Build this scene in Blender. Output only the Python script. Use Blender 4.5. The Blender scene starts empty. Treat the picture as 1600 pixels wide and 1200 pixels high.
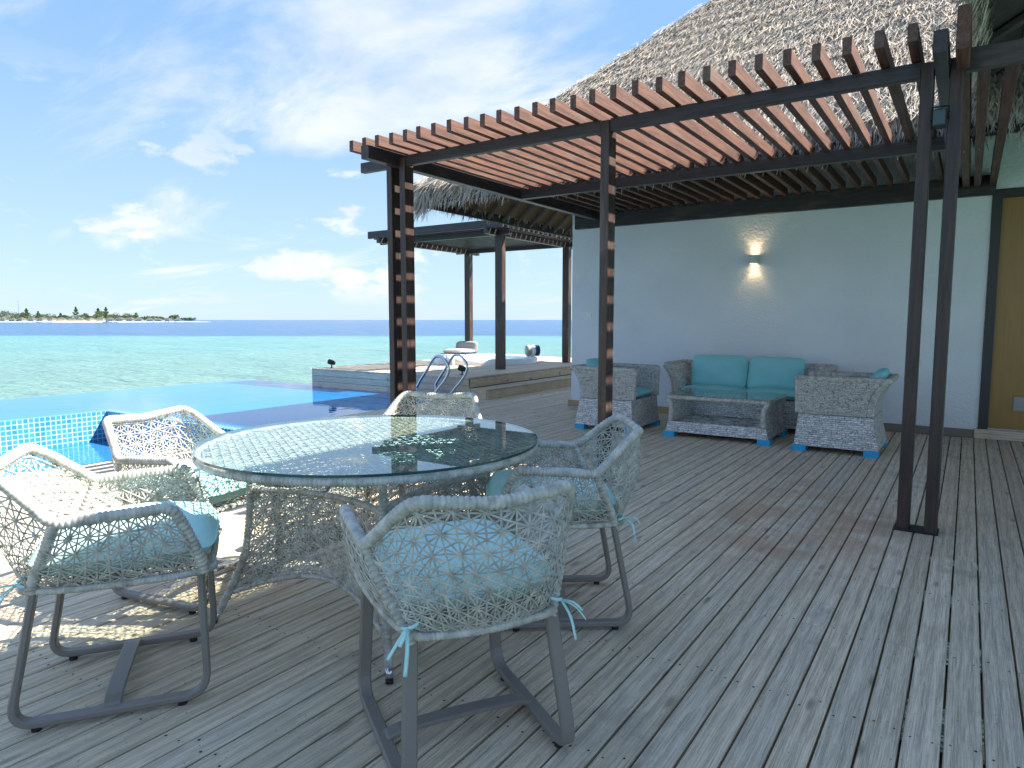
import bpy, math, random
from mathutils import Vector, Matrix
random.seed(7)
R = math.radians
scene = bpy.context.scene
col = scene.collection

# ------------------------------------------------------------------ camera
cam_d = bpy.data.cameras.new("camera"); cam = bpy.data.objects.new("camera", cam_d); col.objects.link(cam)
YAW = 33.85
cam.location = (0, 0, 1.24)
cam.rotation_euler = (R(90 - 5.41), 0, R(YAW))
cam_d.sensor_fit = 'HORIZONTAL'; cam_d.sensor_width = 36.0; cam_d.lens = 1061 / 1600 * 36
cam_d.clip_start = 0.05; cam_d.clip_end = 40000
scene.camera = cam

# ------------------------------------------------------------------ sun and sky
SUN = Vector((0.775, 0.61, 1.0)).normalized()
SUN_EL = math.asin(SUN.z)
sun_d = bpy.data.lights.new("sun", 'SUN'); sun_d.energy = 5.0; sun_d.angle = R(0.53); sun_d.color = (1.0, 0.94, 0.85)
sun = bpy.data.objects.new("sun", sun_d); col.objects.link(sun)
sun.rotation_euler = (-SUN).to_track_quat('-Z', 'Y').to_euler()
scene.view_settings.view_transform = 'Standard'; scene.view_settings.look = 'None'
scene.view_settings.gamma = 1.0; scene.view_settings.exposure = 1.8
scene.view_settings.use_curve_mapping = False
scene.cycles.use_denoising = True
scene.cycles.max_bounces = 8; scene.cycles.diffuse_bounces = 4; scene.cycles.transparent_max_bounces = 16
scene.cycles.sample_clamp_indirect = 6.0
scene.cycles.caustics_reflective = False; scene.cycles.caustics_refractive = False

world = bpy.data.worlds.new("World"); scene.world = world; world.use_nodes = True
wt = world.node_tree; wt.nodes.clear()
def N(t, ty, **kw):
    n = t.nodes.new(ty)
    for k, v in kw.items():
        if k in n.inputs.keys(): n.inputs[k].default_value = v
        else: setattr(n, k, v)
    return n
def L(t, a, b): t.links.new(a, b)
def math_n(t, op, a, b=None, c=None, clamp=False):
    n = t.nodes.new('ShaderNodeMath'); n.operation = op; n.use_clamp = clamp
    for i, v in enumerate((a, b, c)):
        if v is None: continue
        if isinstance(v, (int, float)): n.inputs[i].default_value = v
        else: t.links.new(v, n.inputs[i])
    return n.outputs[0]
def mapr(t, v, a, b, c=0.0, d=1.0, smooth=True):
    n = t.nodes.new('ShaderNodeMapRange'); n.interpolation_type = 'SMOOTHSTEP' if smooth else 'LINEAR'
    t.links.new(v, n.inputs[0])
    for i, x in enumerate((a, b, c, d)): n.inputs[i + 1].default_value = x
    return n.outputs[0]
def mixc(t, fac, a, b, blend='MIX'):
    n = t.nodes.new('ShaderNodeMix'); n.data_type = 'RGBA'; n.blend_type = blend
    if isinstance(fac, (int, float)): n.inputs[0].default_value = fac
    else: t.links.new(fac, n.inputs[0])
    for s, v in ((n.inputs[6], a), (n.inputs[7], b)):
        if isinstance(v, (tuple, list)): s.default_value = (*v[:3], 1)
        else: t.links.new(v, s)
    return n.outputs[2]
def noise(t, vec, scale, detail=4, rough=0.55, dist=0.0):
    n = t.nodes.new('ShaderNodeTexNoise')
    n.inputs['Scale'].default_value = scale; n.inputs['Detail'].default_value = detail
    n.inputs['Roughness'].default_value = rough; n.inputs['Distortion'].default_value = dist
    if vec is not None: t.links.new(vec, n.inputs['Vector'])
    return n.outputs['Fac']
def mapping(t, vec, scale=(1, 1, 1), loc=(0, 0, 0), rot=(0, 0, 0)):
    n = t.nodes.new('ShaderNodeMapping')
    n.inputs['Scale'].default_value = scale; n.inputs['Location'].default_value = loc; n.inputs['Rotation'].default_value = rot
    t.links.new(vec, n.inputs['Vector']); return n.outputs[0]

sky = N(wt, 'ShaderNodeTexSky'); sky.sky_type = 'NISHITA'; sky.sun_disc = False
sky.sun_elevation = SUN_EL; sky.sun_rotation = math.atan2(SUN.x, SUN.y)
sky.altitude = 0; sky.air_density = 1.0; sky.dust_density = 0.2; sky.ozone_density = 2.5
tc = N(wt, 'ShaderNodeTexCoord')
sep = N(wt, 'ShaderNodeSeparateXYZ'); L(wt, tc.outputs['Generated'], sep.inputs[0])
zc = math_n(wt, 'MAXIMUM', sep.outputs[2], 0.0)
den = math_n(wt, 'ADD', zc, 0.14)
cmb = N(wt, 'ShaderNodeCombineXYZ')
L(wt, math_n(wt, 'DIVIDE', sep.outputs[0], den), cmb.inputs[0]); L(wt, math_n(wt, 'DIVIDE', sep.outputs[1], den), cmb.inputs[1])
pl = mapping(wt, cmb.outputs[0], (0.55, 1.25, 1), (3.1, 1.7, 0), (0, 0, R(38)))
c1 = noise(wt, pl, 1.15, 9, 0.60, 0.75)
c2 = noise(wt, mapping(wt, cmb.outputs[0], (0.7, 1.0, 1), (9.3, 2.1, 0.4)), 0.7, 5, 0.5, 0.3)
cir = mapr(wt, math_n(wt, 'ADD', c1, math_n(wt, 'MULTIPLY', math_n(wt, 'SUBTRACT', c2, 0.5), 0.55)), 0.485, 0.72)
# low cumulus near the horizon
lowv = mapping(wt, tc.outputs['Generated'], (1, 1, 2.3), (5.2, 0.3, 1.1))
cu = noise(wt, lowv, 8.5, 8, 0.55, 0.1)
band = math_n(wt, 'MULTIPLY', mapr(wt, sep.outputs[2], 0.0, 0.05), mapr(wt, sep.outputs[2], 0.34, 0.14))
cum = math_n(wt, 'MULTIPLY', mapr(wt, cu, 0.54, 0.63), band)
cl = math_n(wt, 'MAXIMUM', math_n(wt, 'MULTIPLY', cir, 0.78), math_n(wt, 'MULTIPLY', cum, 0.8), clamp=True)
shade = mapr(wt, noise(wt, lowv, 5.0, 4, 0.5), 0.35, 0.65)
ccol = mixc(wt, shade, (2.0, 2.2, 2.65), (2.65, 2.68, 2.72))
skyt = mixc(wt, 1.0, sky.outputs[0], (1.05, 1.0, 0.95), 'MULTIPLY')
# thin high haze veil: pale at the horizon, light blue above
veilc = mixc(wt, mapr(wt, sep.outputs[2], 0.0, 0.40), (1.32, 1.86, 2.42), (0.75, 1.36, 2.42))
skyt = mixc(wt, 0.92, skyt, veilc)
skyc = mixc(wt, cl, skyt, ccol)
bg = N(wt, 'ShaderNodeBackground'); bg.inputs['Strength'].default_value = 0.12
wo = N(wt, 'ShaderNodeOutputWorld'); L(wt, skyc, bg.inputs[0]); L(wt, bg.outputs[0], wo.inputs[0])

# ------------------------------------------------------------------ materials
def mat(name, base=(0.5, 0.5, 0.5), rough=0.6, metal=0.0, spec=0.5):
    m = bpy.data.materials.new(name); m.use_nodes = True
    b = m.node_tree.nodes['Principled BSDF']
    b.inputs['Base Color'].default_value = (*base, 1); b.inputs['Roughness'].default_value = rough
    b.inputs['Metallic'].default_value = metal; b.inputs['Specular IOR Level'].default_value = spec
    return m, m.node_tree, b
def bump(t, b, h, strength=0.3, dist=0.01):
    n = t.nodes.new('ShaderNodeBump'); n.inputs['Strength'].default_value = strength; n.inputs['Distance'].default_value = dist
    t.links.new(h, n.inputs['Height']); t.links.new(n.outputs[0], b.inputs['Normal'])
def coords(t, kind='Object', rnd=True):
    tcn = t.nodes.new('ShaderNodeTexCoord'); v = tcn.outputs[kind]
    oi = t.nodes.new('ShaderNodeObjectInfo')
    if rnd:
        a = t.nodes.new('ShaderNodeVectorMath'); a.operation = 'MULTIPLY_ADD'
        t.links.new(oi.outputs['Random'], a.inputs[0]); a.inputs[1].default_value = (37, 53, 71); t.links.new(v, a.inputs[2])
        v = a.outputs[0]
    return v, oi.outputs['Random']
def geo_pos(t):
    return t.nodes.new('ShaderNodeNewGeometry').outputs['Position']
M = {}

def deck_mat(name, along):
    m, t, b = mat(name, rough=0.62, spec=0.35)
    v, rnd = coords(t)
    sc = {'y': (70, 1.6, 70), 'x': (1.6, 70, 70)}[along]
    sc2 = {'y': (9, 0.55, 9), 'x': (0.55, 9, 9)}[along]
    g1 = noise(t, mapping(t, v, sc), 3.4, 9, 0.78, 0.5)
    g2 = noise(t, mapping(t, v, sc2), 2.5, 5, 0.6, 1.6)
    wv = t.nodes.new('ShaderNodeTexWave'); wv.wave_type = 'RINGS'; wv.rings_direction = 'Y' if along == 'y' else 'X'
    wv.inputs['Scale'].default_value = 9; wv.inputs['Distortion'].default_value = 5.5; wv.inputs['Detail'].default_value = 3; wv.inputs['Detail Scale'].default_value = 0.9
    t.links.new(mapping(t, v, {'y': (1.6, 0.10, 1.6), 'x': (0.10, 1.6, 1.6)}[along]), wv.inputs['Vector'])
    grain = math_n(t, 'ADD', math_n(t, 'MULTIPLY', g1, 0.88), math_n(t, 'ADD', math_n(t, 'MULTIPLY', g2, 0.06), math_n(t, 'MULTIPLY', wv.outputs['Fac'], 0.06)))
    c = mixc(t, mapr(t, grain, 0.37, 0.62), (0.42, 0.33, 0.235), (0.84, 0.69, 0.51))
    # knots
    vo = t.nodes.new('ShaderNodeTexVoronoi'); vo.inputs['Scale'].default_value = 1.0
    t.links.new(mapping(t, v, {'y': (9, 2.6, 3), 'x': (2.6, 9, 3)}[along]), vo.inputs['Vector'])
    kn = mapr(t, vo.outputs['Distance'], 0.05, 0.17, 1, 0)
    c = mixc(t, math_n(t, 'MULTIPLY', kn, 0.6), c, (0.18, 0.135, 0.095))
    # per plank tint
    tint = t.nodes.new('ShaderNodeValToRGB'); e = tint.color_ramp.elements
    e[0].color = (0.86, 0.84, 0.82, 1); e[1].color = (1.08, 1.07, 1.08, 1)
    for p, cc in ((0.3, (1.0, .96, .90, 1)), (0.55, (.90, .92, .95, 1)), (.8, (1.04, 1.0, .96, 1))):
        n = e.new(p); n.color = cc
    t.links.new(rnd, tint.inputs[0])
    c = mixc(t, 1.0, c, tint.outputs[0], 'MULTIPLY')
    # weather stains over the whole deck, and the rust brown wear patch before the twin posts
    gp = geo_pos(t)
    bl = noise(t, gp, 1.5, 5, 0.6)
    c = mixc(t, mapr(t, bl, 0.52, 0.72, 0, 0.45), c, (0.36, 0.30, 0.22))
    bl2 = noise(t, mapping(t, gp, (1, 1, 1), (7, 3, 0)), 2.2, 5, 0.65)
    c = mixc(t, mapr(t, bl2, 0.57, 0.74, 0, 0.5), c, (0.24, 0.21, 0.175))
    d = t.nodes.new('ShaderNodeVectorMath'); d.operation = 'DISTANCE'; d.inputs[1].default_value = (0, 0, 0)
    t.links.new(mapping(t, gp, (1.15, 0.62, 0), (0.93, -2.7, 0)), d.inputs[0])
    wear = math_n(t, 'MULTIPLY', mapr(t, d.outputs['Value'], 0.15, 0.95, 1, 0), mapr(t, noise(t, gp, 3.0, 5, 0.65), 0.36, 0.62))
    c = mixc(t, math_n(t, 'MULTIPLY', wear, 0.75), c, (0.46, 0.25, 0.14))
    sp = noise(t, gp, 70, 2, 0.5)
    c = mixc(t, mapr(t, sp, 0.66, 0.74, 0, 0.5), c, (0.08, 0.07, 0.06))
    t.links.new(c, b.inputs['Base Color'])
    bump(t, b, grain, 0.5, 0.004)
    return m
M['deck'] = deck_mat('weathered_deck_wood', 'y')
M['deckx'] = deck_mat('weathered_board_wood', 'x')

def dark_wood(name, a, bb, rough, along):
    m, t, b = mat(name, rough=rough, spec=0.5)
    v, rnd = coords(t)
    g = noise(t, mapping(t, v, {'y': (22, 1.2, 22), 'x': (1.2, 22, 22), 'z': (22, 22, 1.2)}[along]), 2.4, 6, 0.65, 0.5)
    p = noise(t, mapping(t, v, {'y': (5, 1.2, 5), 'x': (1.2, 5, 5), 'z': (5, 5, 1.2)}[along]), 2.0, 4, 0.6)
    c = mixc(t, mapr(t, g, 0.35, 0.68), a, bb)
    f = math_n(t, 'MULTIPLY', mapr(t, p, 0.50, 0.66), mapr(t, rnd, 0.25, 0.9, 0.05, 0.55))
    c = mixc(t, f, c, (0.12, 0.085, 0.070))
    t.links.new(c, b.inputs['Base Color']); bump(t, b, g, 0.25, 0.003)
    return m
M['rafter'] = dark_wood('stained_rafter_wood', (0.055, 0.020, 0.012), (0.150, 0.060, 0.036), 0.55, 'y')
M['beamx'] = dark_wood('dark_beam_wood', (0.020, 0.016, 0.018), (0.045, 0.034, 0.034), 0.42, 'x')
M['beamy'] = dark_wood('dark_beam_wood_cross', (0.022, 0.017, 0.018), (0.05, 0.034, 0.032), 0.42, 'y')
M['post'] = dark_wood('dark_post_wood', (0.024, 0.014, 0.011), (0.060, 0.032, 0.024), 0.42, 'z')

m, t, b = mat('white_stucco', rough=0.85, spec=0.2)
v, _ = coords(t, rnd=False)
n1 = noise(t, v, 38, 6, 0.62); n2 = noise(t, v, 1.2, 4, 0.5)
t.links.new(mixc(t, mapr(t, n2, 0.3, 0.7), (0.72, 0.735, 0.765), (0.79, 0.80, 0.82)), b.inputs['Base Color'])
bump(t, b, n1, 0.9, 0.014); M['stucco'] = m

m, t, b = mat('palm_thatch', rough=0.8, spec=0.25)
gp = geo_pos(t)
a = noise(t, mapping(t, gp, (60, 14, 14)), 1.0, 3, 0.6); c_ = noise(t, gp, 2.6, 4, 0.6); d_ = noise(t, gp, 40, 2, 0.6)
c = mixc(t, mapr(t, a, 0.3, 0.7), (0.30, 0.245, 0.19), (0.70, 0.61, 0.50))
c = mixc(t, mapr(t, c_, 0.40, 0.66, 0, 0.6), c, (0.42, 0.385, 0.35))
c = mixc(t, mapr(t, d_, 0.55, 0.75, 0, 0.5), c, (0.78, 0.71, 0.61))
t.links.new(c, b.inputs['Base Color']); M['thatch'] = m
m, t, b = mat('palm_thatch_bed', rough=0.9, spec=0.1)
gp = geo_pos(t)
a = noise(t, mapping(t, gp, (40, 10, 10)), 1.0, 4, 0.6)
t.links.new(mixc(t, mapr(t, a, 0.3, 0.7), (0.22, 0.18, 0.14), (0.46, 0.39, 0.31)), b.inputs['Base Color'])
bump(t, b, a, 0.8, 0.03); M['thatchbed'] = m
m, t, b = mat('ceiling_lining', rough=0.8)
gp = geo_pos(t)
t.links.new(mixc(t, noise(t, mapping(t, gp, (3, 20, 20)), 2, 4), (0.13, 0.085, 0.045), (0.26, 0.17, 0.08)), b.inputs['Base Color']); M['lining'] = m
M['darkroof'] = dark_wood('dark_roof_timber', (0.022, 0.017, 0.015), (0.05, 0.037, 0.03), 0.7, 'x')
M['roofrafter'] = dark_wood('roof_pole_timber', (0.085, 0.06, 0.045), (0.16, 0.115, 0.085), 0.7, 'x')

# wicker: synthetic rattan strands
m, t, b = mat('white_wicker_strand', rough=0.5, spec=0.4)
v, rnd = coords(t)
a = noise(t, v, 30, 2, 0.5); c2_ = noise(t, v, 7, 3, 0.5)
c = mixc(t, mapr(t, a, 0.2, 0.8), (0.30, 0.275, 0.24), (0.62, 0.575, 0.50))
c = mixc(t, mapr(t, c2_, 0.5, 0.7, 0, 0.35), c, (0.48, 0.465, 0.45))
t.links.new(c, b.inputs['Base Color']); M['wicker'] = m
# flat basket weave for the lounge set
def basket(name, a1, a2, dark, s):
    m, t, b = mat(name, rough=0.6, spec=0.3)
    v, rnd = coords(t, rnd=False)
    ge = t.nodes.new('ShaderNodeNewGeometry')
    tcn = t.nodes.new('ShaderNodeTexCoord')
    sx = t.nodes.new('ShaderNodeSeparateXYZ'); t.links.new(v, sx.inputs[0])
    # strand coordinate round the body and along the height
    hx = math_n(t, 'ADD', sx.outputs[0], sx.outputs[1])
    bt = t.nodes.new('ShaderNodeTexBrick'); bt.offset = 0.5
    bt.inputs['Scale'].default_value = s; bt.inputs['Mortar Size'].default_value = 0.035; bt.inputs['Mortar Smooth'].default_value = 0.6
    bt.inputs['Brick Width'].default_value = 0.9; bt.inputs['Row Height'].default_value = 0.34
    bt.inputs['Color1'].default_value = (*a1, 1); bt.inputs['Color2'].default_value = (*a2, 1); bt.inputs['Mortar'].default_value = (*dark, 1)
    cb = t.nodes.new('ShaderNodeCombineXYZ'); t.links.new(hx, cb.inputs[0]); t.links.new(sx.outputs[2], cb.inputs[1])
    nd = noise(t, v, 9, 3, 0.6)
    cb2 = t.nodes.new('ShaderNodeVectorMath'); cb2.operation = 'MULTIPLY_ADD'
    t.links.new(nd, cb2.inputs[0]); cb2.inputs[1].default_value = (0.09, 0.035, 0); t.links.new(cb.outputs[0], cb2.inputs[2])
    t.links.new(cb2.outputs[0], bt.inputs['Vector'])
    nn = noise(t, v, 45, 4, 0.7)
    c = mixc(t, mapr(t, nn, 0.50, 0.66, 0, 0.85), bt.outputs['Color'], dark)
    t.links.new(c, b.inputs['Base Color'])
    bump(t, b, math_n(t, 'SUBTRACT', math_n(t, 'MULTIPLY', nn, -0.5), bt.outputs['Fac']), 0.7, 0.006)
    return m
M['basket'] = basket('grey_white_basket_weave', (0.84, 0.81, 0.78), (0.55, 0.53, 0.51), (0.20, 0.185, 0.175), 17)
M['basket_loose'] = basket('loose_basket_weave', (0.66, 0.63, 0.56), (0.46, 0.44, 0.39), (0.18, 0.17, 0.15), 24)
M['wicker_edge'] = M['wicker']

def plain(key, name, base, rough=0.5, metal=0.0, spec=0.5, var=0.12, sc=20, bs=0.0):
    m, t, b = mat(name, base, rough, metal, spec)
    v, _ = coords(t)
    n = noise(t, v, sc, 4, 0.6)
    lo = tuple(x * (1 - var) for x in base); hi = tuple(min(1, x * (1 + var)) for x in base)
    t.links.new(mixc(t, n, lo, hi), b.inputs['Base Color'])
    if bs: bump(t, b, n, bs, 0.003)
    M[key] = m; return m
plain('taupe', 'taupe_painted_metal', (0.215, 0.185, 0.16), 0.42, 0.0, 0.5, 0.10, 14)
plain('black', 'black_rubber', (0.012, 0.012, 0.013), 0.6)
plain('steel', 'stainless_steel', (0.62, 0.64, 0.66), 0.18, 1.0)
plain('teal', 'teal_canvas', (0.52, 0.78, 0.74), 0.85, 0, 0.2, 0.14, 4, 0.0)
plain('teal2', 'teal_sofa_canvas', (0.28, 0.63, 0.62), 0.85, 0, 0.2, 0.12, 5, 0.0)
for k in ('teal', 'teal2'):
    t = M[k].node_tree; b = t.nodes['Principled BSDF']; v, _ = coords(t)
    h = math_n(t, 'ADD', math_n(t, 'MULTIPLY', noise(t, v, 9, 3, 0.5), 2.0), math_n(t, 'MULTIPLY', noise(t, v, 600, 1, 0.5), 0.1)); bump(t, b, h, 0.5, 0.012)
plain('bluefoot', 'blue_plastic_wrap', (0.02, 0.36, 0.62), 0.35)
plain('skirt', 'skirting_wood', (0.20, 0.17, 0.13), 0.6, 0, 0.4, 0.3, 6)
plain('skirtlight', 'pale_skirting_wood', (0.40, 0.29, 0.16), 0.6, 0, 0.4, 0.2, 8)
plain('frame', 'door_frame_wood', (0.035, 0.03, 0.03), 0.45)
m, t, b = mat('golden_door_veneer', rough=0.35, spec=0.5)
v, _ = coords(t); g = noise(t, mapping(t, v, (30, 30, 1.5)), 1.5, 5, 0.6, 0.4)
t.links.new(mixc(t, g, (0.24, 0.125, 0.025), (0.38, 0.21, 0.055)), b.inputs['Base Color']); M['door'] = m
plain('vent', 'grey_vent_metal', (0.35, 0.35, 0.35), 0.5)
plain('lampbody', 'pale_painted_lamp', (0.55, 0.58, 0.58), 0.4)
plain('white', 'white_gelcoat', (0.8, 0.8, 0.79), 0.25, 0, 0.5, 0.04)
plain('greyfab', 'grey_upholstery', (0.34, 0.32, 0.31), 0.8)
plain('navy', 'navy_upholstery', (0.03, 0.07, 0.13), 0.8)
plain('sand', 'coral_sand', (0.72, 0.68, 0.58), 0.9, 0, 0.1, 0.1, 0.05)
plain('island_leaf', 'island_foliage', (0.060, 0.105, 0.045), 0.7, 0, 0.2, 0.5, 0.3)
plain('trunk', 'tree_bark', (0.16, 0.12, 0.09), 0.8)
plain('villaroof', 'villa_thatch', (0.085, 0.075, 0.065), 0.9)
plain('villawall', 'villa_wall', (0.74, 0.73, 0.70), 0.8)
plain('joist', 'deck_joist_wood', (0.07, 0.06, 0.05), 0.9)
m, t, b = mat('warm_lamp_glow'); b.inputs['Emission Color'].default_value = (1, 0.72, 0.36, 1); b.inputs['Emission Strength'].default_value = 6; M['glow'] = m

def tile_mat():
    m, t, b = mat('blue_mosaic_tile', rough=0.15, spec=0.5)
    gp = geo_pos(t); sx = t.nodes.new('ShaderNodeSeparateXYZ'); t.links.new(gp, sx.inputs[0])
    cb = t.nodes.new('ShaderNodeCombineXYZ')
    t.links.new(math_n(t, 'ADD', sx.outputs[0], sx.outputs[1]), cb.inputs[0]); t.links.new(sx.outputs[2], cb.inputs[1])
    bt = t.nodes.new('ShaderNodeTexBrick'); bt.offset = 0.0; bt.inputs['Scale'].default_value = 1.0
    bt.inputs['Brick Width'].default_value = 0.062; bt.inputs['Row Height'].default_value = 0.062
    bt.inputs['Mortar Size'].default_value = 0.006; bt.inputs['Mortar Smooth'].default_value = 0.2
    bt.inputs['Color1'].default_value = (0.025, 0.17, 0.32, 1); bt.inputs['Color2'].default_value = (0.055, 0.24, 0.38, 1); bt.inputs['Mortar'].default_value = (0.36, 0.50, 0.58, 1)
    t.links.new(cb.outputs[0], bt.inputs['Vector']); t.links.new(bt.outputs['Color'], b.inputs['Base Color'])
    bump(t, b, math_n(t, 'SUBTRACT', 1.0, bt.outputs['Fac']), 0.5, 0.004)
    return m
M['tile'] = tile_mat()
def water(name, c1, c2, sc, bstr, rough=0.03):
    m, t, b = mat(name, rough=rough, spec=0.5); b.inputs['IOR'].default_value = 1.33
    gp = geo_pos(t)
    t.links.new(mixc(t, mapr(t, noise(t, gp, 0.35, 3), 0.35, 0.65), c1, c2), b.inputs['Base Color'])
    w = math_n(t, 'ADD', noise(t, mapping(t, gp, (1, 1, 1)), sc, 3, 0.55, 0.4), math_n(t, 'MULTIPLY', noise(t, gp, sc * 4.3, 2, 0.5, 0.3), 0.25))
    bump(t, b, w, bstr, 0.02)
    return m
M['pool'] = water('pool_water', (0.008, 0.15, 0.42), (0.012, 0.18, 0.46), 1.6, 0.16)
M['basin'] = water('basin_water', (0.02, 0.12, 0.30), (0.03, 0.16, 0.36), 3.0, 0.4, 0.06)
M['tub'] = water('tub_water', (0.30, 0.52, 0.62), (0.36, 0.58, 0.66), 4.0, 0.2)

# the lagoon: shallow turquoise reef flat, dark blue beyond the drop-off
m, t, b = mat('lagoon_water', rough=0.16, spec=0.5); b.inputs['IOR'].default_value = 1.33; b.inputs['Specular IOR Level'].default_value = 0.3
gp = geo_pos(t)
fwx, fwy = -math.sin(R(YAW)), math.cos(R(YAW))
dt = t.nodes.new('ShaderNodeVectorMath'); dt.operation = 'DOT_PRODUCT'; dt.inputs[1].default_value = (fwx, fwy, 0); t.links.new(gp, dt.inputs[0])
dist = math_n(t, 'ADD', dt.outputs['Value'], math_n(t, 'MULTIPLY', math_n(t, 'SUBTRACT', noise(t, mapping(t, gp, (.05, .05, .05)), 0.6, 4), 0.5), 26))
nA = noise(t, mapping(t, gp, (0.12, 0.12, 0.12), (0, 0, 0), (0, 0, R(-YAW))), 1.0, 5, 0.6, 0.5)
nB = noise(t, mapping(t, gp, (0.05, 0.22, 0.12), (4, 8, 0), (0, 0, R(-YAW))), 1.0, 5, 0.65, 0.4)
sh = mixc(t, mapr(t, nA, 0.3, 0.7), (0.085, 0.20, 0.178), (0.135, 0.255, 0.225))
sh = mixc(t, mapr(t, dist, 18, 80), mixc(t, 0.35, sh, (0.15, 0.23, 0.175)), mixc(t, 0.5, sh, (0.06, 0.23, 0.235)))
sh = mixc(t, mapr(t, nB, 0.56, 0.74, 0, 0.55), sh, (0.05, 0.12, 0.12))
deep = mixc(t, mapr(t, nB, 0.35, 0.65), (0.012, 0.065, 0.17), (0.022, 0.095, 0.22))
t.links.new(mixc(t, mapr(t, dist, 106, 122), sh, deep), b.inputs['Base Color'])
w1 = noise(t, mapping(t, gp, (1.0, 1.9, 1), (0, 0, 0), (0, 0, R(-YAW))), 1.1, 5, 0.65, 0.7)
w2 = noise(t, mapping(t, gp, (0.14, 0.35, 1), (0, 0, 0), (0, 0, R(-YAW))), 1.0, 4, 0.6, 0.5)
bump(t, b, math_n(t, 'ADD', math_n(t, 'MULTIPLY', w1, 0.28), math_n(t, 'MULTIPLY', w2, 0.8)), 1.0, 1.1); M['sea'] = m

# table glass: clear body with a reflecting upper face
m = bpy.data.materials.new('clear_table_glass'); m.use_nodes = True; t = m.node_tree; t.nodes.clear()
tr = N(t, 'ShaderNodeBsdfTransparent'); tr.inputs[0].default_value = (0.86, 0.93, 0.91, 1)
gl = N(t, 'ShaderNodeBsdfGlossy'); gl.inputs['Roughness'].default_value = 0.012; gl.inputs[0].default_value = (1, 1, 1, 1)
fr = N(t, 'ShaderNodeFresnel'); fr.inputs[0].default_value = 1.62
ge = N(t, 'ShaderNodeNewGeometry')
fac = math_n(t, 'MULTIPLY', fr.outputs[0], math_n(t, 'SUBTRACT', 1.0, ge.outputs['Backfacing']))
mx = N(t, 'ShaderNodeMixShader'); L(t, fac, mx.inputs[0]); L(t, tr.outputs[0], mx.inputs[1]); L(t, gl.outputs[0], mx.inputs[2])
o = N(t, 'ShaderNodeOutputMaterial'); L(t, mx.outputs[0], o.inputs[0]); M['glass'] = m
plain('glassedge', 'green_glass_edge', (0.02, 0.06, 0.06), 0.1)

# ------------------------------------------------------------------ mesh helpers
class MB:
    def __init__(s): s.v = []; s.f = []
    def box(s, x0, x1, y0, y1, z0, z1, ch=0.0):
        n = len(s.v)
        s.v += [(x0, y0, z0), (x1, y0, z0), (x1, y1, z0), (x0, y1, z0), (x0, y0, z1), (x1, y0, z1), (x1, y1, z1), (x0, y1, z1)]
        s.f += [[n + i for i in q] for q in ((3, 2, 1, 0), (4, 5, 6, 7), (0, 1, 5, 4), (1, 2, 6, 5), (2, 3, 7, 6), (3, 0, 4, 7))]
        return s
    def loft(s, rings, close=True, caps=True):
        n = len(s.v); k = len(rings[0])
        for r in rings: s.v += [tuple(p) for p in r]
        for i in range(len(rings) - 1):
            for j in range(k if close else k - 1):
                a = n + i * k + j; b_ = n + i * k + (j + 1) % k
                s.f.append([a, b_, b_ + k, a + k])
        if caps and close:
            s.f.append([n + j for j in range(k)][::-1]); s.f.append([n + (len(rings) - 1) * k + j for j in range(k)])
        return s
    def tube(s, path, r, n=8, closed=False, flat=1.0, rf=None, up=None, caps=True):
        P = [Vector(p) for p in path]; m = len(P)
        rings = []; nrm = None; acc = 0
        for i in range(m):
            if closed: tg = P[(i + 1) % m] - P[i - 1]
            else: tg = P[min(i + 1, m - 1)] - P[max(i - 1, 0)]
            tg.normalize()
            if up is not None: nrm = Vector(up) - tg * tg.dot(Vector(up))
            elif nrm is None:
                a = Vector((0, 0, 1)) if abs(tg.z) < 0.9 else Vector((1, 0, 0)); nrm = a - tg * a.dot(tg)
            else: nrm = nrm - tg * nrm.dot(tg)
            nrm.normalize(); bn = tg.cross(nrm)
            if i: acc += (P[i] - P[i - 1]).length
            rr = r if rf is None else rf(acc, i)
            rings.append([P[i] + nrm * (rr * flat * math.cos(2 * math.pi * j / n)) + bn * (rr * math.sin(2 * math.pi * j / n)) for j in range(n)])
        if closed: rings.append(rings[0]); caps = False
        return s.loft(rings, True, caps)
    def bar(s, path, w, h, side):
        """rectangular bar swept along path; side = lateral direction"""
        P = [Vector(p) for p in path]; S = Vector(side).normalized(); rings = []
        for i in range(len(P)):
            tg = (P[min(i + 1, len(P) - 1)] - P[max(i - 1, 0)]).normalized()
            sd = (S - tg * S.dot(tg)).normalized(); nn = tg.cross(sd)
            c = 0.22 * min(w, h)
            pts = [(-w / 2 + c, -h / 2), (w / 2 - c, -h / 2), (w / 2, -h / 2 + c), (w / 2, h / 2 - c), (w / 2 - c, h / 2), (-w / 2 + c, h / 2), (-w / 2, h / 2 - c), (-w / 2, -h / 2 + c)]
            rings.append([P[i] + sd * a + nn * b2 for a, b2 in pts])
        return s.loft(rings)
    def build(s, name, m, parent=None, smooth=False, loc=None, kind=None):
        me = bpy.data.meshes.new(name); me.from_pydata([tuple(p) for p in s.v], [], s.f); me.update()
        me.materials.append(M[m] if isinstance(m, str) else m)
        if smooth: me.polygons.foreach_set('use_smooth', [True] * len(me.polygons))
        o = bpy.data.objects.new(name, me); col.objects.link(o)
        if parent is not None: o.parent = parent
        if loc is not None: o.location = loc
        if kind: o['kind'] = kind
        return o
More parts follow.
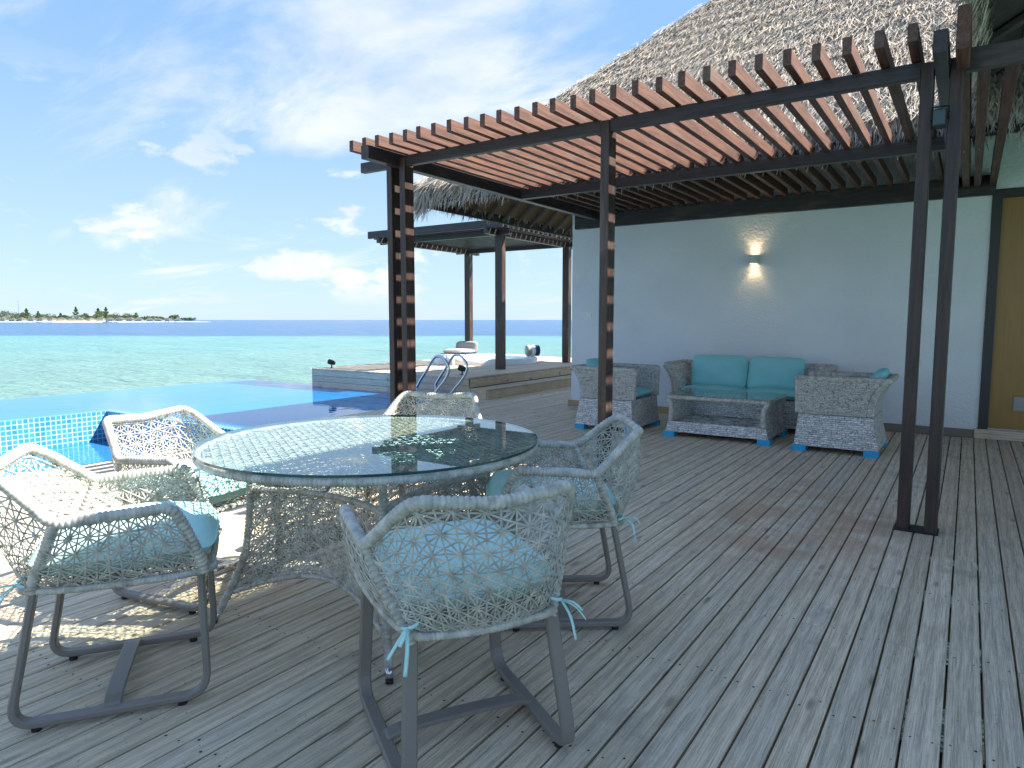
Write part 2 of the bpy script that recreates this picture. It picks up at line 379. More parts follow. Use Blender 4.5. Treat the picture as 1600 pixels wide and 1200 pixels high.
def cbox(x0, x1, y0, y1, z0, z1, c=0.004):
    """box with chamfered edges along its longest side"""
    d = (x1 - x0, y1 - y0, z1 - z0); ax = d.index(max(d)); mb = MB()
    lo = [x0, y0, z0]; hi = [x1, y1, z1]; u, w = [i for i in range(3) if i != ax]
    pts = [(lo[u] + c, lo[w]), (hi[u] - c, lo[w]), (hi[u], lo[w] + c), (hi[u], hi[w] - c), (hi[u] - c, hi[w]), (lo[u] + c, hi[w]), (lo[u], hi[w] - c), (lo[u], lo[w] + c)]
    if ax == 1: pts = pts[::-1]
    rings = []
    for e in (lo[ax], hi[ax]):
        r = []
        for a, b2 in pts:
            p = [0, 0, 0]; p[ax] = e; p[u] = a; p[w] = b2; r.append(p)
        rings.append(r)
    return mb.loft(rings)
def beam(name, x0, x1, y0, y1, z0, z1, m, parent, c=0.004):
    """beam with its mesh centred on its own origin"""
    cx, cy, cz = (x0 + x1) / 2, (y0 + y1) / 2, (z0 + z1) / 2
    return cbox(x0 - cx, x1 - cx, y0 - cy, y1 - cy, z0 - cz, z1 - cz, c).build(name, m, parent, loc=(cx, cy, cz))
def tag(o, label=None, cat=None, group=None, kind=None):
    if label: o['label'] = label
    if cat: o['category'] = cat
    if group: o['group'] = group
    if kind: o['kind'] = kind
    return o
def empty(name, loc=(0, 0, 0), rz=0.0, label=None, cat=None, group=None):
    o = bpy.data.objects.new(name, None); col.objects.link(o); o.location = loc; o.rotation_euler = (0, 0, rz); o.empty_display_size = 0.1
    return tag(o, label, cat, group)
KIDS = {}
def copy_tree(o, parent=None):
    c = o.copy(); col.objects.link(c); c.parent = parent
    for ch in list(o.children): copy_tree(ch, c)
    return c
def catmull(P, step=0.01, closed=False):
    P = [Vector(p) for p in P]; n = len(P); out = []
    for i in range(n if closed else n - 1):
        p0 = P[(i - 1) % n] if (closed or i > 0) else P[0] * 2 - P[1]
        p1 = P[i]; p2 = P[(i + 1) % n]
        p3 = P[(i + 2) % n] if (closed or i + 2 < n) else P[-1] * 2 - P[-2]
        k = max(2, int((p2 - p1).length / step))
        for j in range(k):
            u = j / k
            out.append(0.5 * ((2 * p1) + (p2 - p0) * u + (2 * p0 - 5 * p1 + 4 * p2 - p3) * u * u + (3 * p1 - p0 - 3 * p2 + p3) * u ** 3))
    if not closed: out.append(P[-1])
    return out
def round_corners(P, rad, k=5):
    P = [Vector(p) for p in P]; out = [P[0]]
    for i in range(1, len(P) - 1):
        a = (P[i - 1] - P[i]); b2 = (P[i + 1] - P[i]); r = min(rad[i - 1] if isinstance(rad, (list, tuple)) else rad, a.length * 0.48, b2.length * 0.48)
        s = P[i] + a.normalized() * r; e = P[i] + b2.normalized() * r
        for j in range(k + 1):
            u = j / k; out.append(s * (1 - u) ** 2 + P[i] * 2 * u * (1 - u) + e * u * u)
    out.append(P[-1]); return out
def resample(P, step):
    P = [Vector(p) for p in P]; out = [P[0].copy()]; need = step
    for i in range(len(P) - 1):
        a, b2 = P[i], P[i + 1]; l = (b2 - a).length; pos = 0
        while l - pos >= need:
            pos += need; out.append(a.lerp(b2, pos / l)); need = step
        need -= (l - pos)
    out.append(P[-1].copy()); return out
def arclen_fn(P):
    P = [Vector(p) for p in P]; d = [0]
    for i in range(1, len(P)): d.append(d[-1] + (P[i] - P[i - 1]).length)
    T = d[-1]
    def f(u):
        x = min(max(u, 0), 1) * T
        for i in range(1, len(P)):
            if d[i] >= x or i == len(P) - 1:
                s = (x - d[i - 1]) / max(1e-9, d[i] - d[i - 1]); return P[i - 1].lerp(P[i], s)
    return f, T
def wrapped(mb, path, r, pitch=0.0155, n=9, step=0.0031):
    """strand-wrapped tube: ridged like coiled rattan"""
    P = resample(path, step)
    ph = [random.uniform(-.12, .12) for _ in range(4000)]
    def rf(s, i):
        k = int(s / pitch); f = (s / pitch) % 1.0
        return r * (0.80 + 0.26 * abs(math.sin(math.pi * f)) ** 0.55 + 0.06 * ph[k % 4000])
    return mb.tube(P, r, n, rf=rf)
def star_weave(mb, S, w, h, a=0.062, sw=0.0058, th=0.0028, seg=0.026, off=(0, 0), dirs=range(6), clip=None):
    """open star weave: strands in six directions through a triangular lattice, mapped on the surface S(u, v) -> (point, normal)"""
    rng = random.Random(int(w * 1000 + h * 777))
    for k in dirs:
        th_ = k * math.pi / 6
        d = (math.cos(th_), math.sin(th_)); nv = (-d[1], d[0])
        sp = a * math.sqrt(3) / 2 if k % 2 == 0 else a / 2
        lim = (w + h); cnt = int(lim / sp) + 2
        for q in range(-cnt, cnt + 1):
            c0 = (w / 2 + off[0] + nv[0] * q * sp, h / 2 + off[1] + nv[1] * q * sp)
            t0, t1 = -1e9, 1e9
            for ax, hi in ((0, w), (1, h)):
                if abs(d[ax]) < 1e-6:
                    if c0[ax] < 0 or c0[ax] > hi: t0, t1 = 1, -1
                else:
                    ta, tb = (0 - c0[ax]) / d[ax], (hi - c0[ax]) / d[ax]
                    if ta > tb: ta, tb = tb, ta
                    t0 = max(t0, ta); t1 = min(t1, tb)
            if t1 - t0 < 0.012: continue
            ns = max(1, int((t1 - t0) / seg)); lift = (k - 2.5) * 0.0011 + rng.uniform(-.0008, .0008)
            j0 = rng.uniform(-.0022, .0022); j1 = rng.uniform(-.0022, .0022); ww = sw * rng.uniform(.82, 1.15)
            rings = []
            def flush():
                if len(rings) > 1: mb.loft(list(rings), True, False)
                rings.clear()
            for i in range(ns + 1):
                tt = t0 + (t1 - t0) * i / ns; jj = j0 + (j1 - j0) * i / ns
                x = c0[0] + d[0] * tt + nv[0] * jj; y = c0[1] + d[1] * tt + nv[1] * jj
                if clip and not clip(x / w, y / h): flush(); continue
                p, nn = S(x / w, y / h)
                e = 0.004; p2, _ = S((x + nv[0] * e) / w, (y + nv[1] * e) / h)
                sd = (p2 - p); sd = sd.normalized() if sd.length > 1e-9 else Vector((0, 0, 1))
                c = p + nn * (lift + 0.0009 * math.sin(i * 2.4 + k * 1.3 + q))
                rings.append([c - sd * ww / 2, c - nn * th / 2 * 0.9, c + sd * ww / 2, c + nn * th / 2])
            flush()
    return mb
def ruled(bot, top, bulge=0.0, out=None):
    def pt(u, v):
        a, b2 = bot(u), top(u); p = a.lerp(b2, min(max(v, -.05), 1.05))
        if bulge: p = p + out * (bulge * 4 * v * (1 - v))
        return p
    def S(u, v):
        p = pt(u, v); e = 0.01
        n = (pt(u + e, v) - pt(u - e, v)).cross(pt(u, v + e) - pt(u, v - e))
        return p, (n.normalized() if n.length > 1e-12 else Vector((0, 0, 1)))
    return S
def pillow(mb, sx, sy, sz, e=3.2, puff=0.35, nu=22, nv=22, wob=0.0, seed=1):
    """cushion with rounded outline, thin piped edge and plump middle (lies flat, centred)"""
    rng = random.Random(seed)
    ph = [rng.uniform(0, 6.28) for _ in range(6)]
    for sgn in (1, -1):
        n = len(mb.v)
        for i in range(nu + 1):
            for j in range(nv + 1):
                u = -1 + 2 * i / nu; v = -1 + 2 * j / nv
                m_ = max(abs(u), abs(v)); le = (abs(u) ** e + abs(v) ** e) ** (1 / e) if m_ > 0 else 0
                k = m_ / le if le > 0 else 1
                x, y = u * k, v * k
                prof = max(0.0, 1 - m_ ** 5) ** 0.5
                dome = (1 - puff) + puff * (1 - u * u) * (1 - v * v)
                wz = wob * (math.sin(3.1 * u + ph[0]) * math.sin(2.7 * v + ph[1]) + 0.6 * math.sin(6 * u + 3 * v + ph[2]))
                mb.v.append((x * sx / 2, y * sy / 2, sgn * sz / 2 * prof * dome + wz * prof))
        for i in range(nu):
            for j in range(nv):
                a = n + i * (nv + 1) + j; q = [a, a + nv + 1, a + nv + 2, a + 1]
                mb.f.append(q if sgn > 0 else q[::-1])
    return mb

# ------------------------------------------------------------------ sea, island
MB_sea = MB(); S_ = 16000
MB_sea.v = [(-S_, -S_, 0), (S_, -S_, 0), (S_, S_, 0), (-S_, S_, 0)]; MB_sea.f = [[0, 1, 2, 3]]
sea = MB_sea.build('sea', 'sea', loc=(0, 0, -1.5)); sea['kind'] = 'structure'

FW = Vector((fwx, fwy, 0)); RT = Vector((math.cos(R(YAW)), math.sin(R(YAW)), 0))
def far(px, D, z=0.0): return FW * D + RT * (D * (px - 800) / 1066.0) + Vector((0, 0, z))
SEA = -1.5
# sand spit of the far island
ib = MB(); rings = []
for i in range(40):
    px = -260 + i * (590 / 39); D = 820 + 25 * math.sin(i * .4); wdt = 55 * (1 - max(0, (px - 210) / 122)) if px > 210 else 55
    hgt = (1.7 if px < 230 else 1.7 * max(0.15, 1 - (px - 230) / 100)) * (0.85 + 0.15 * math.sin(i * 1.7))
    c = far(px, D, SEA)
    rings.append([c - FW * wdt + Vector((0, 0, -.4)), c - FW * (wdt * .6) + Vector((0, 0, hgt * .8)), c + Vector((0, 0, hgt)), c + FW * wdt + Vector((0, 0, -.4))])
isl = ib.loft(rings, False, False).build('island_beach', 'sand'); isl['kind'] = 'structure'
def island_tree(px, D, hgt, wid, conif, seed, label):
    rng = random.Random(seed); base = far(px, D, SEA + 1.0)
    root = empty('island_tree', base, 0, label, 'tree', 'trees on the far island')
    tb = MB(); tb.tube([(0, 0, 0), (rng.uniform(-.2, .2), 0, hgt * .4), (0, 0, hgt * .9)], .3, 5, rf=lambda s, i: (.32, .22, .06)[i]); tb.build('trunk', 'trunk', root)
    cb = MB()
    lobes = [(rng.uniform(-.7, .7), rng.uniform(-.6, .6), rng.uniform(.3, .9), rng.uniform(.3, .6)) for _ in range(9)]
    for _ in range(420):
        if conif:
            z = rng.random() ** 0.8; rr = (1 - z) * wid * .55 + .25; a = rng.uniform(0, 6.28); q = math.sqrt(rng.random())
            rr *= 0.75 + .35 * math.sin(z * 26 + seed)
            p = Vector((math.cos(a) * rr * q, math.sin(a) * rr * q, hgt * (.12 + .95 * z)))
        else:
            l = rng.choice(lobes); v = Vector((rng.gauss(0, 1), rng.gauss(0, 1), rng.gauss(0, 1))).normalized() * (rng.random() ** .4) * l[3]
            p = Vector(((l[0] + v.x) * wid * .5, (l[1] + v.y) * wid * .5, hgt * min(1.08, max(.1, l[2] * .85 + v.z * .5))))
        s = rng.uniform(.5, 1.15); a = Vector((rng.uniform(-1, 1), rng.uniform(-1, 1), rng.uniform(-.6, .6))).normalized(); b2 = a.orthogonal().normalized(); n = len(cb.v)
        cb.v += [p - a * s, p + b2 * s * .6, p + a * s, p - b2 * s * .6]; cb.f.append([n, n + 1, n + 2, n + 3])
    cb.build('crown', 'island_leaf', root)
spots = [(0, 11, 16, 0), (22, 8, 15, 0), (33, 9, 12, 0), (42, 13, 8, 1), (52, 9, 14, 0), (60, 10, 7, 1), (70, 7, 10, 0), (84, 7, 11, 0), (95, 8, 6, 1), (106, 6.5, 11, 0), (119, 14.5, 8, 1), (131, 8, 9, 0),
         (146, 7, 11, 0), (154, 13.5, 10, 1), (160, 10, 10, 0), (166, 14.5, 8, 1), (178, 8.5, 10, 0), (188, 6, 9, 0), (201, 8.5, 12, 0), (213, 8.5, 9, 1), (226, 6, 10, 0), (242, 5, 12, 0), (256, 4.4, 12, 0), (272, 6, 8, 0), (288, 4, 14, 0), (-18, 10, 14, 0), (-40, 9, 16, 0), (-66, 10, 18, 0)]
for i, (px, hh, ww, cf) in enumerate(spots):
    island_tree(px, 835 + random.uniform(-12, 18), hh * (1.1 if cf else 1.3), ww * (1.7 if cf else 1.9), cf, i + 3, 'pointed dark casuarina tree rising above the far island shore' if cf else 'rounded green tree behind the villas of the far island')
vill0 = None
for i in range(19):
    px = 5 + i * 15.2 + random.uniform(-1.5, 1.5); D = 772 - (i % 2) * 6
    if px > 292: break
    if vill0 is None:
        vill0 = empty('water_villa', (0, 0, 0), 0, 'small white stilt villa with brown thatched hip roof on the far island', 'villa', 'row of villas along the far island')
        MB().box(-3.4, 3.4, -3, 3, 1.2, 3.2).build('wall', 'villawall', vill0)
        rm = MB(); rm.v = [(-5.0, -4.5, 3.0), (5.0, -4.5, 3.0), (5.0, 4.5, 3.0), (-5.0, 4.5, 3.0), (-.6, 0, 6.0), (.6, 0, 6.0)]; rm.f = [[0, 1, 5, 4], [1, 2, 5], [2, 3, 4, 5], [3, 0, 4], [3, 2, 1, 0]]; rm.build('roof', 'villaroof', vill0)
        for sx in (-3, 3):
            for sy in (-2.6, 2.6): MB().tube([(sx, sy, -.4), (sx, sy, 1.2)], .18, 6).build('stilt', 'villawall', vill0)
        MB().box(-4.2, 4.2, -3.6, 3.6, 1.0, 1.2).build('floor_slab', 'villawall', vill0)
        v_ = vill0
    else: v_ = copy_tree(vill0)
    v_.location = far(px, D, SEA); v_.rotation_euler = (0, 0, R(YAW) + random.uniform(-.5, .5)); s = random.uniform(.82, 1.1); v_.scale = (s, s, s * .92)
mast = empty('radio_mast', far(30, 840, SEA), 0, 'thin lattice radio mast rising over the far island trees', 'mast')
mb = MB()
for a in range(3): mb.tube([(0.5 * math.cos(a * 2.1), 0.5 * math.sin(a * 2.1), 0), (0.22 * math.cos(a * 2.1), 0.22 * math.sin(a * 2.1), 26)], .09, 4)
mb.build('lattice', 'taupe', mast); MB().tube([(0, 0, 26), (0, 0, 29)], .08, 5).build('antenna', 'taupe', mast)

# ------------------------------------------------------------------ deck
PITCH = 0.1028; GAPW = 0.0076
deck = empty('deck'); deck['kind'] = 'structure'
nrow0 = int(math.floor(-6.2 / PITCH)); nrow1 = 12
rng = random.Random(21); joints = [0.42, 1.04, 1.66, 2.28, 2.90, 3.52, 4.14, 4.76, 5.38, 6.0, 6.62, 7.24, 7.86, 8.48]
screw = MB()
for r in range(nrow0, nrow1):
    x0 = r * PITCH - 0.002 + GAPW / 2; x1 = x0 + PITCH - GAPW
    yend = 14.4 if x1 < -4.70 else 8.598
    ys = -0.55; cuts = [ys]
    while cuts[-1] < yend:
        c = cuts[-1] + rng.uniform(3.4, 5.6)
        jj = round((c - 0.42) / 0.62) * 0.62 + 0.42
        cuts.append(jj if jj < yend - 0.8 else yend + 0.001)
    for a, b2 in zip(cuts, cuts[1:]):
        b3 = min(b2, yend); dz = rng.uniform(-.0018, .0012)
        pm = cbox(-(x1 - x0) / 2, (x1 - x0) / 2, -(b3 - a - .0018) / 2, (b3 - a - .0018) / 2, -.045, 0, .0035)
        pm.build('plank', 'deck', deck, loc=((x0 + x1) / 2, (a + b3) / 2, dz))
        for j in joints:
            if a < j < b3 and rng.random() < .93 and j < 6.7:
                for sx in (x0 + .02, x1 - .02):
                    cx, cy = sx + rng.uniform(-.004, .004), j + rng.uniform(-.03, .03); n = len(screw.v); rr = rng.uniform(.0034, .0052)
                    screw.v += [(cx + rr * math.cos(q * math.pi / 3), cy + rr * math.sin(q * math.pi / 3), dz + .0008) for q in range(6)]
                    screw.f.append([n + q for q in range(6)])
screw.build('screw_heads', 'black', deck, kind='stuff')
for j in [-.2] + joints + [9.1, 9.72, 10.34, 10.96, 11.58, 12.2, 12.82, 13.44, 14.06]:
    beam('joist', -6.2, 1.2 if j < 8.5 else -4.76, j - .035, j + .035, -.19, -.048, 'joist', deck)
beam('fascia_board', -6.252, -6.222, -.55, 4.6, -.45, -.002, 'deck', deck)

# ------------------------------------------------------------------ pool
WZ = -0.015
def slab(mb, x0, x1, y0, y1, z):
    n = len(mb.v); mb.v += [(x0, y0, z), (x1, y0, z), (x1, y1, z), (x0, y1, z)]; mb.f.append([n, n + 1, n + 2, n + 3])
pw = MB(); slab(pw, -12.6, -9.9, -4, 4.7, WZ); slab(pw, -12.6, -6.72, 4.7, 8.5, WZ); slab(pw, -12.6, -10.24, 8.5, 8.78, WZ)
pwo = pw.build('pool_water', 'pool'); pwo['kind'] = 'structure'
pwall = empty('pool_wall'); pwall['kind'] = 'structure'
MB().box(-9.9, -9.78, -4, 4.58, -.62, -.008).build('tiled_side_wall', 'tile', pwall)
MB().box(-9.9, -6.255, 4.58, 4.7, -.62, -.008).build('tiled_end_wall', 'tile', pwall)
MB().box(-12.68, -12.6, -4, 8.86, -1.9, -.02).build('overflow_edge', 'tile', pwall)
MB().box(-12.6, -10.24, 8.78, 8.86, -1.9, -.02).build('overflow_edge', 'tile', pwall)
beam('coping', -6.72, -6.215, 4.7, 8.495, -.2, -.004, 'deckx', pwall)
bs = MB(); slab(bs, -9.78, -6.255, -4, 4.58, -.41); bso = bs.build('basin_water', 'basin'); bso['kind'] = 'structure'
MB().box(-7.45, -7.05, -4, 4.578, -.6, -.335).build('basin_ledge', 'tile', pwall)
MB().box(-9.9, -6.2, -4, 4.7, -.72, -.6).build('basin_floor', 'tile', pwall)

# ------------------------------------------------------------------ raised platform with steps
plat = empty('raised_deck', (-6.5, 8.5, 0), 0); plat['kind'] = 'structure'
def pbeam(name, x0, x1, y0, y1, z0, z1, m): 
    o = beam(name, x0, x1, y0, y1, z0, z1, m, plat); o.location = Vector(o.location) - Vector(plat.location); return o
for i in range(4):   # boards on the pool face
    for (a, b2) in ((-10.22, -8.3 - .4 * (i % 2)), (-8.296 - .4 * (i % 2), -6.5)):
        pbeam('face_board', a, b2, 8.5, 8.525, .33 - .028 - (i + 1) * .108 + .004, .33 - .028 - i * .108, 'deckx')
for i in range(36):
    pbeam('top_plank', -10.22 + i * PITCH + .003, -10.22 + (i + 1) * PITCH - .003, 8.495, 14.4, .305, .33, 'deck')
for i, (z0, z1, xx) in enumerate(((.165, .302, -6.50), (-.02, .130, -6.17))):
    for a, b2 in ((8.50, 10.1 + .6 * i), (10.104 + .6 * i, 14.4)): pbeam('riser_board', xx - .02, xx + .004, a, b2, z0, z1, 'deck')
for q in range(3): pbeam('tread_plank', -6.487 + q * .108, -6.487 + q * .108 + .104, 8.495, 14.4, .132, .158, 'deck')
pbeam('face_board', -6.49, -6.18, 8.5, 8.525, -.01, .13, 'deckx')
pbeam('end_board', -10.24, -10.222, 8.5, 14.4, -.2, .33, 'deck')

pbeam('leak_filler', -10.2, -6.53, 8.53, 14.3, -.2, .300, 'joist'); pbeam('leak_filler', -6.526, -6.2, 8.53, 14.3, -.2, .128, 'joist')  # solid cores added to stop light showing through the step gaps

# ------------------------------------------------------------------ main pergola
perg = empty('pergola', (-2.2, 4.53, 0), 0, 'dark brown timber pergola with sloping sunlit rafters over the deck', 'pergola')
def gb(name, x0, x1, y0, y1, z0, z1, m, par=perg, c=.004):
    o = beam(name, x0, x1, y0, y1, z0, z1, m, par, c); o.location = Vector(o.location) - Vector(par.location); return o
for x0, x1 in ((-4.392, -4.330), (-4.236, -4.172), (-2.272, -2.204), (-.297, -.232), (-.158, -.092)):
    gb('post', x0, x1, 4.532, 4.650, .012, 2.66, 'post')
for x0, x1 in ((-4.41, -4.15), (-2.29, -2.19), (-.305, -.084)): gb('post_base', x0, x1, 4.52, 4.66, 0.002, .012, 'black', c=.002)
for (x0, x1) in ((-4.326, -4.240), (-.228, -.162)): gb('cross_beam', x0, x1, 4.17, 8.52, 2.585, 2.695, 'beamy')
gb('front_beam', -4.72, -4.396, 4.54, 4.60, 2.583, 2.672, 'beamx'); gb('front_beam', -4.168, -2.276, 4.54, 4.60, 2.583, 2.672, 'beamx')
gb('front_beam', -2.2, -.301, 4.54, 4.60, 2.583, 2.672, 'beamx'); gb('front_beam', -.088, .62, 4.54, 4.60, 2.583, 2.70, 'beamx')
gb('middle_beam', -4.236, -.232, 6.49, 6.57, 2.583, 2.685, 'beamx')
gb('wall_beam', -4.66, .155, 8.525, 8.597, 2.50, 2.70, 'beamx')
rr = random.Random(5)
for i in range(28):
    x = -.353 - i * .1537 + .03
    if -4.34 < x < -4.23 or -.24 < x < -.15: pass
    dzz = rr.uniform(-.003, .003)
    gb('rafter', x - .023, x + .023, 4.2 + rr.uniform(-.012, .012), 8.5, 2.676 + dzz, 2.767 + dzz, 'rafter', c=.004)
for x in (-.10, -.005, .125): 
    gb('rafter', x - .03, x + .03, 4.62 if x > -.06 else 4.19, 8.52, 2.59, 2.70 if x > -.06 else 2.80, 'rafter')
# flood light fixed between the twin posts
fl = empty('flood_light', (-.195, 4.50, 2.34), 0, 'small black flood light between the twin dark posts', 'flood light')
MB().box(-.033, .033, -.02, .05, -.045, .045).build('housing', 'black', fl); MB().box(-.028, .028, -.024, -.0205, -.038, .038).build('lens', 'glassedge', fl)
br = MB().tube([(-.04, .02, 0), (-.04, .03, .07), (.04, .03, .07), (.04, .02, 0)], .006, 6); br.build('bracket', 'black', fl)

# ------------------------------------------------------------------ house: wall, door, roofs
house = empty('thatched_house', (-4.7, 8.6, 0), 0, 'white rendered beach house with shaggy palm thatch roof beside the deck', 'house')
HO = Vector(house.location)
def hb(name, mb, m, par=house, smooth=False, kind=None):
    o = mb.build(name, m, par, smooth, kind=kind)
    if par is house: o.location = -HO
    return o
def prism_xz(mb, outline, y0, y1):
    n = len(outline)
    mb.loft([[(x, y0, z) for x, z in outline], [(x, y1, z) for x, z in outline]]); return mb
hb('wall', prism_xz(MB(), [(-4.735, -.3), (.128, -.3), (.128, 4.4), (-4.0, 4.4), (-4.735, 3.9)], 8.6, 8.8), 'stucco')
hb('wall', prism_xz(MB(), [(.128, 2.56), (7, 2.56), (7, 5.0), (3, 5.2), (.128, 4.4)], 8.6, 8.8), 'stucco')
hb('wall', prism_xz(MB(), [(1.16, -.3), (7, -.3), (7, 2.56), (1.16, 2.56)], 8.6, 8.8), 'stucco')
hb('wall', MB().box(-4.735, -4.535, 8.8, 14.3, -.3, 3.8), 'stucco')
def hbeam(name, *a, m, par=house):
    o = beam(name, *a, m, par); o.location = Vector(o.location) - HO; return o
hbeam('skirting_board', -4.775, -2.55, 8.575, 8.598, 0, .085, m='skirtlight'); hbeam('skirting_board', -2.547, .10, 8.575, 8.598, 0, .088, m='skirt'); hbeam('skirting_board', .103, 1.3, 8.56, 8.598, 0, .10, m='deckx')
door = hb('door', MB().box(.218, 1.07, 8.63, 8.67, .11, 2.47), 'door')
fo = MB(); fo.box(.13, .216, 8.585, 8.70, .10, 2.555); fo.box(1.072, 1.158, 8.585, 8.70, .10, 2.555); fo.box(.216, 1.072, 8.585, 8.70, 2.472, 2.555); hb('frame', fo, 'frame', door)
hb('leak_block', MB().box(.13, 1.158, 8.60, 8.80, -.3, .098), 'frame', door)  # block added behind the door foot against light leaking in below
ve = MB()
ve.box(.42, .80, 8.618, 8.629, .31, .45)
vo_ = hb('vent', ve, 'vent', door)
for i in range(6): 
    s_ = MB().box(.43, .79, 8.608, 8.6175, .322 + i * .021, .332 + i * .021); hb('slat', s_, 'vent', vo_)

# small switch plate on the wall
# left hip roof
E0 = Vector((-5.97, 6.70, 2.90)); SL = .92
def roof_surface(off):
    z0 = E0.z + off
    A = (-5.97, 6.7, z0); B = (7, 6.7, z0); C_ = (7, 14.3, z0); D_ = (-5.97, 14.3, z0); zr = z0 + 3.8 * SL
    Rr = (-2.17, 10.5, zr); Rq = (7, 10.5, zr); return [A, B, C_, D_, Rr, Rq]
top = MB(); tv = roof_surface(.05); bv = roof_surface(-.12)
top.v = tv + bv
top.f = [[0, 1, 5, 4], [3, 0, 4], [2, 3, 4, 5], [0, 6, 7, 1], [3, 9, 6, 0], [2, 8, 9, 3]]
roof = hb('roof', top, 'thatchbed')
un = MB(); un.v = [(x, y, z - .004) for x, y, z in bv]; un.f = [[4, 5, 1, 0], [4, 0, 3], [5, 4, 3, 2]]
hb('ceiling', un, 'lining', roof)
def roof_pole(p, q, r, m, par):
    return hb('rafter', MB().tube([p, q], r, 6), m, par)
zb = E0.z - .12
for i in range(20):     # rafters under the side eave (rise towards +X)
    y = 7.1 + i * .38
    run = 1.35 if y > 8 else max(.2, y - 6.7)
    roof_pole((-5.95, y, zb - .05), (-5.95 + run, y, zb - .05 + run * SL), .035, 'roofrafter', roof)
for i in range(16):     # rafters under the front eave (rise towards +Y)
    x = -5.6 + i * .38; run = 1.9 if x > -4.1 else max(.2, x + 5.97)
    roof_pole((x, 6.72, zb - .05), (x, 6.72 + run, zb - .05 + run * SL), .035, 'darkroof', roof)
fa = MB(); fa.box(-5.98, -5.94, 6.68, 14.2, zb - .09, zb + .03); hb('fascia', fa, 'darkroof', roof)
fa = MB(); fa.box(-5.94, 7, 6.68, 6.72, zb - .09, zb + .03); hb('fascia', fa, 'darkroof', roof)

def blade(mb, p, d, side, nrm, ln, w, curl, rng):
    n = len(mb.v); d = d.normalized()
    tip = p + d * ln + nrm * curl; mid = p + d * (ln * .5) + nrm * (curl * .35)
    mb.v += [p - side * w * .5, p + side * w * .5, mid + side * w * .5, tip + side * w * .12, tip - side * w * .12, mid - side * w * .5]
    mb.f += [[n, n + 1, n + 2, n + 5], [n + 5, n + 2, n + 3, n + 4]]
rng = random.Random(99)
th = MB()
down = Vector((0, -1, -SL)).normalized(); nr = Vector((0, -SL, 1)).normalized()
slopeL = 3.75 * math.sqrt(1 + SL * SL); course = .085; s = 0.0
while s < slopeL:
    dy = s / math.sqrt(1 + SL * SL); y = 6.7 + dy; z = E0.z + .05 + dy * SL
    x = -5.97 + dy - .05
    xmax = .9
    wav = rng.uniform(0, 6.28)
    while x < xmax:
        x += rng.expovariate(1 / .0075)
        jit = rng.uniform(-.05, .05) + .02 * math.sin(x * 2.3 + wav)
        p = Vector((x, y + jit * .73, z + jit * .67)) + nr * (rng.uniform(-.01, .02) + .030 * (1 - (s % .255) / .255))
        d = down + Vector((rng.gauss(0, .30), 0, 0)) + nr * rng.uniform(-.01, .12)
        sd = Vector((1, 0, 0)) + nr * rng.uniform(-.35, .35); sd.normalize()
        blade(th, p, d, sd, nr, rng.uniform(.08, .28), rng.uniform(.004, .011), rng.uniform(-.02, .035), rng)
    s += course
hb('thatch', th, 'thatch', roof, kind='stuff')
fr_ = MB()
def fringe(mb, p0, p1, outv, count, lmin, lmax, rng, depth=.05, zt=.04):
    p0, p1 = Vector(p0), Vector(p1); al = (p1 - p0).normalized()
    for _ in range(count):
        u = rng.random(); p = p0.lerp(p1, u) + Vector((0, 0, rng.uniform(-.17, zt))) - outv * rng.uniform(-.02, depth)
        d = outv * rng.uniform(.1, .9) + Vector((0, 0, -1)) * rng.uniform(.5, 1.2) + al * rng.gauss(0, .35)
        sd = (al + outv * rng.uniform(-.7, .7)).normalized()
        blade(mb, p, d, sd, Vector((0, 0, -1)), rng.uniform(lmin, lmax), rng.uniform(.008, .02), rng.uniform(0, .06), rng)
fringe(fr_, (-5.97, 6.7, 2.95), (.9, 6.7, 2.95), Vector((0, -1, 0)), 4600, .08, .22, rng)
fringe(fr_, (-5.97, 6.7, 2.95), (-5.97, 14.2, 2.95), Vector((-1, 0, 0)), 3600, .06, .17, rng)
fringe(fr_, (-5.99, 6.68, 2.95), (-5.75, 6.68, 2.95), Vector((-.7, -.7, 0)), 500, .15, .36, rng)
hb('thatch_fringe', fr_, 'thatch', roof, kind='stuff')

# right roof: gabled over the door side, its long eave runs out over the deck
GS = .57; ex = -.03; ez = 3.20
roof2 = MB()
xr = 4.3; zr = ez + GS * (xr - ex)
prof_t = [(ex, ez + .17), (xr, zr + .20), (6.1, zr - GS * 1.8 + .17)]; prof_b = [(6.1, zr - GS * 1.8), (xr, zr), (ex, ez)]
prism_xz(roof2, prof_t + prof_b, 2.0, 12.0)
r2 = hb('roof', roof2, 'thatchbed')
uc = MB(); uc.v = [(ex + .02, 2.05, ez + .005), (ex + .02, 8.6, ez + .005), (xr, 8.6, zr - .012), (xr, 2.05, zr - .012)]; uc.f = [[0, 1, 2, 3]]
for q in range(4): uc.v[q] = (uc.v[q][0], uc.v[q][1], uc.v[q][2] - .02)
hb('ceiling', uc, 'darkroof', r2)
for i in range(9):
    y = 2.15 + i * .745
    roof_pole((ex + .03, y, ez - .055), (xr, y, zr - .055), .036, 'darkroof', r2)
for i in range(7):
    xx = ex + .25 + i * .55
    o_ = hb('batten', MB().tube([(xx, 2.05, ez - .028 + GS * (xx - ex)), (xx, 8.59, ez - .028 + GS * (xx - ex))], .014, 6), 'roofrafter', r2)
hb('eave_pole', MB().tube([(ex + .01, 2.05, ez - .04), (ex + .01, 8.59, ez - .04)], .05, 8), 'darkroof', r2)
f2 = MB()
fringe(f2, (ex, 2.0, ez + .12), (ex, 8.5, ez + .12), Vector((-1, 0, 0)), 4300, .10, .26, rng, .06)
hb('thatch_fringe', f2, 'thatch', r2, kind='stuff')

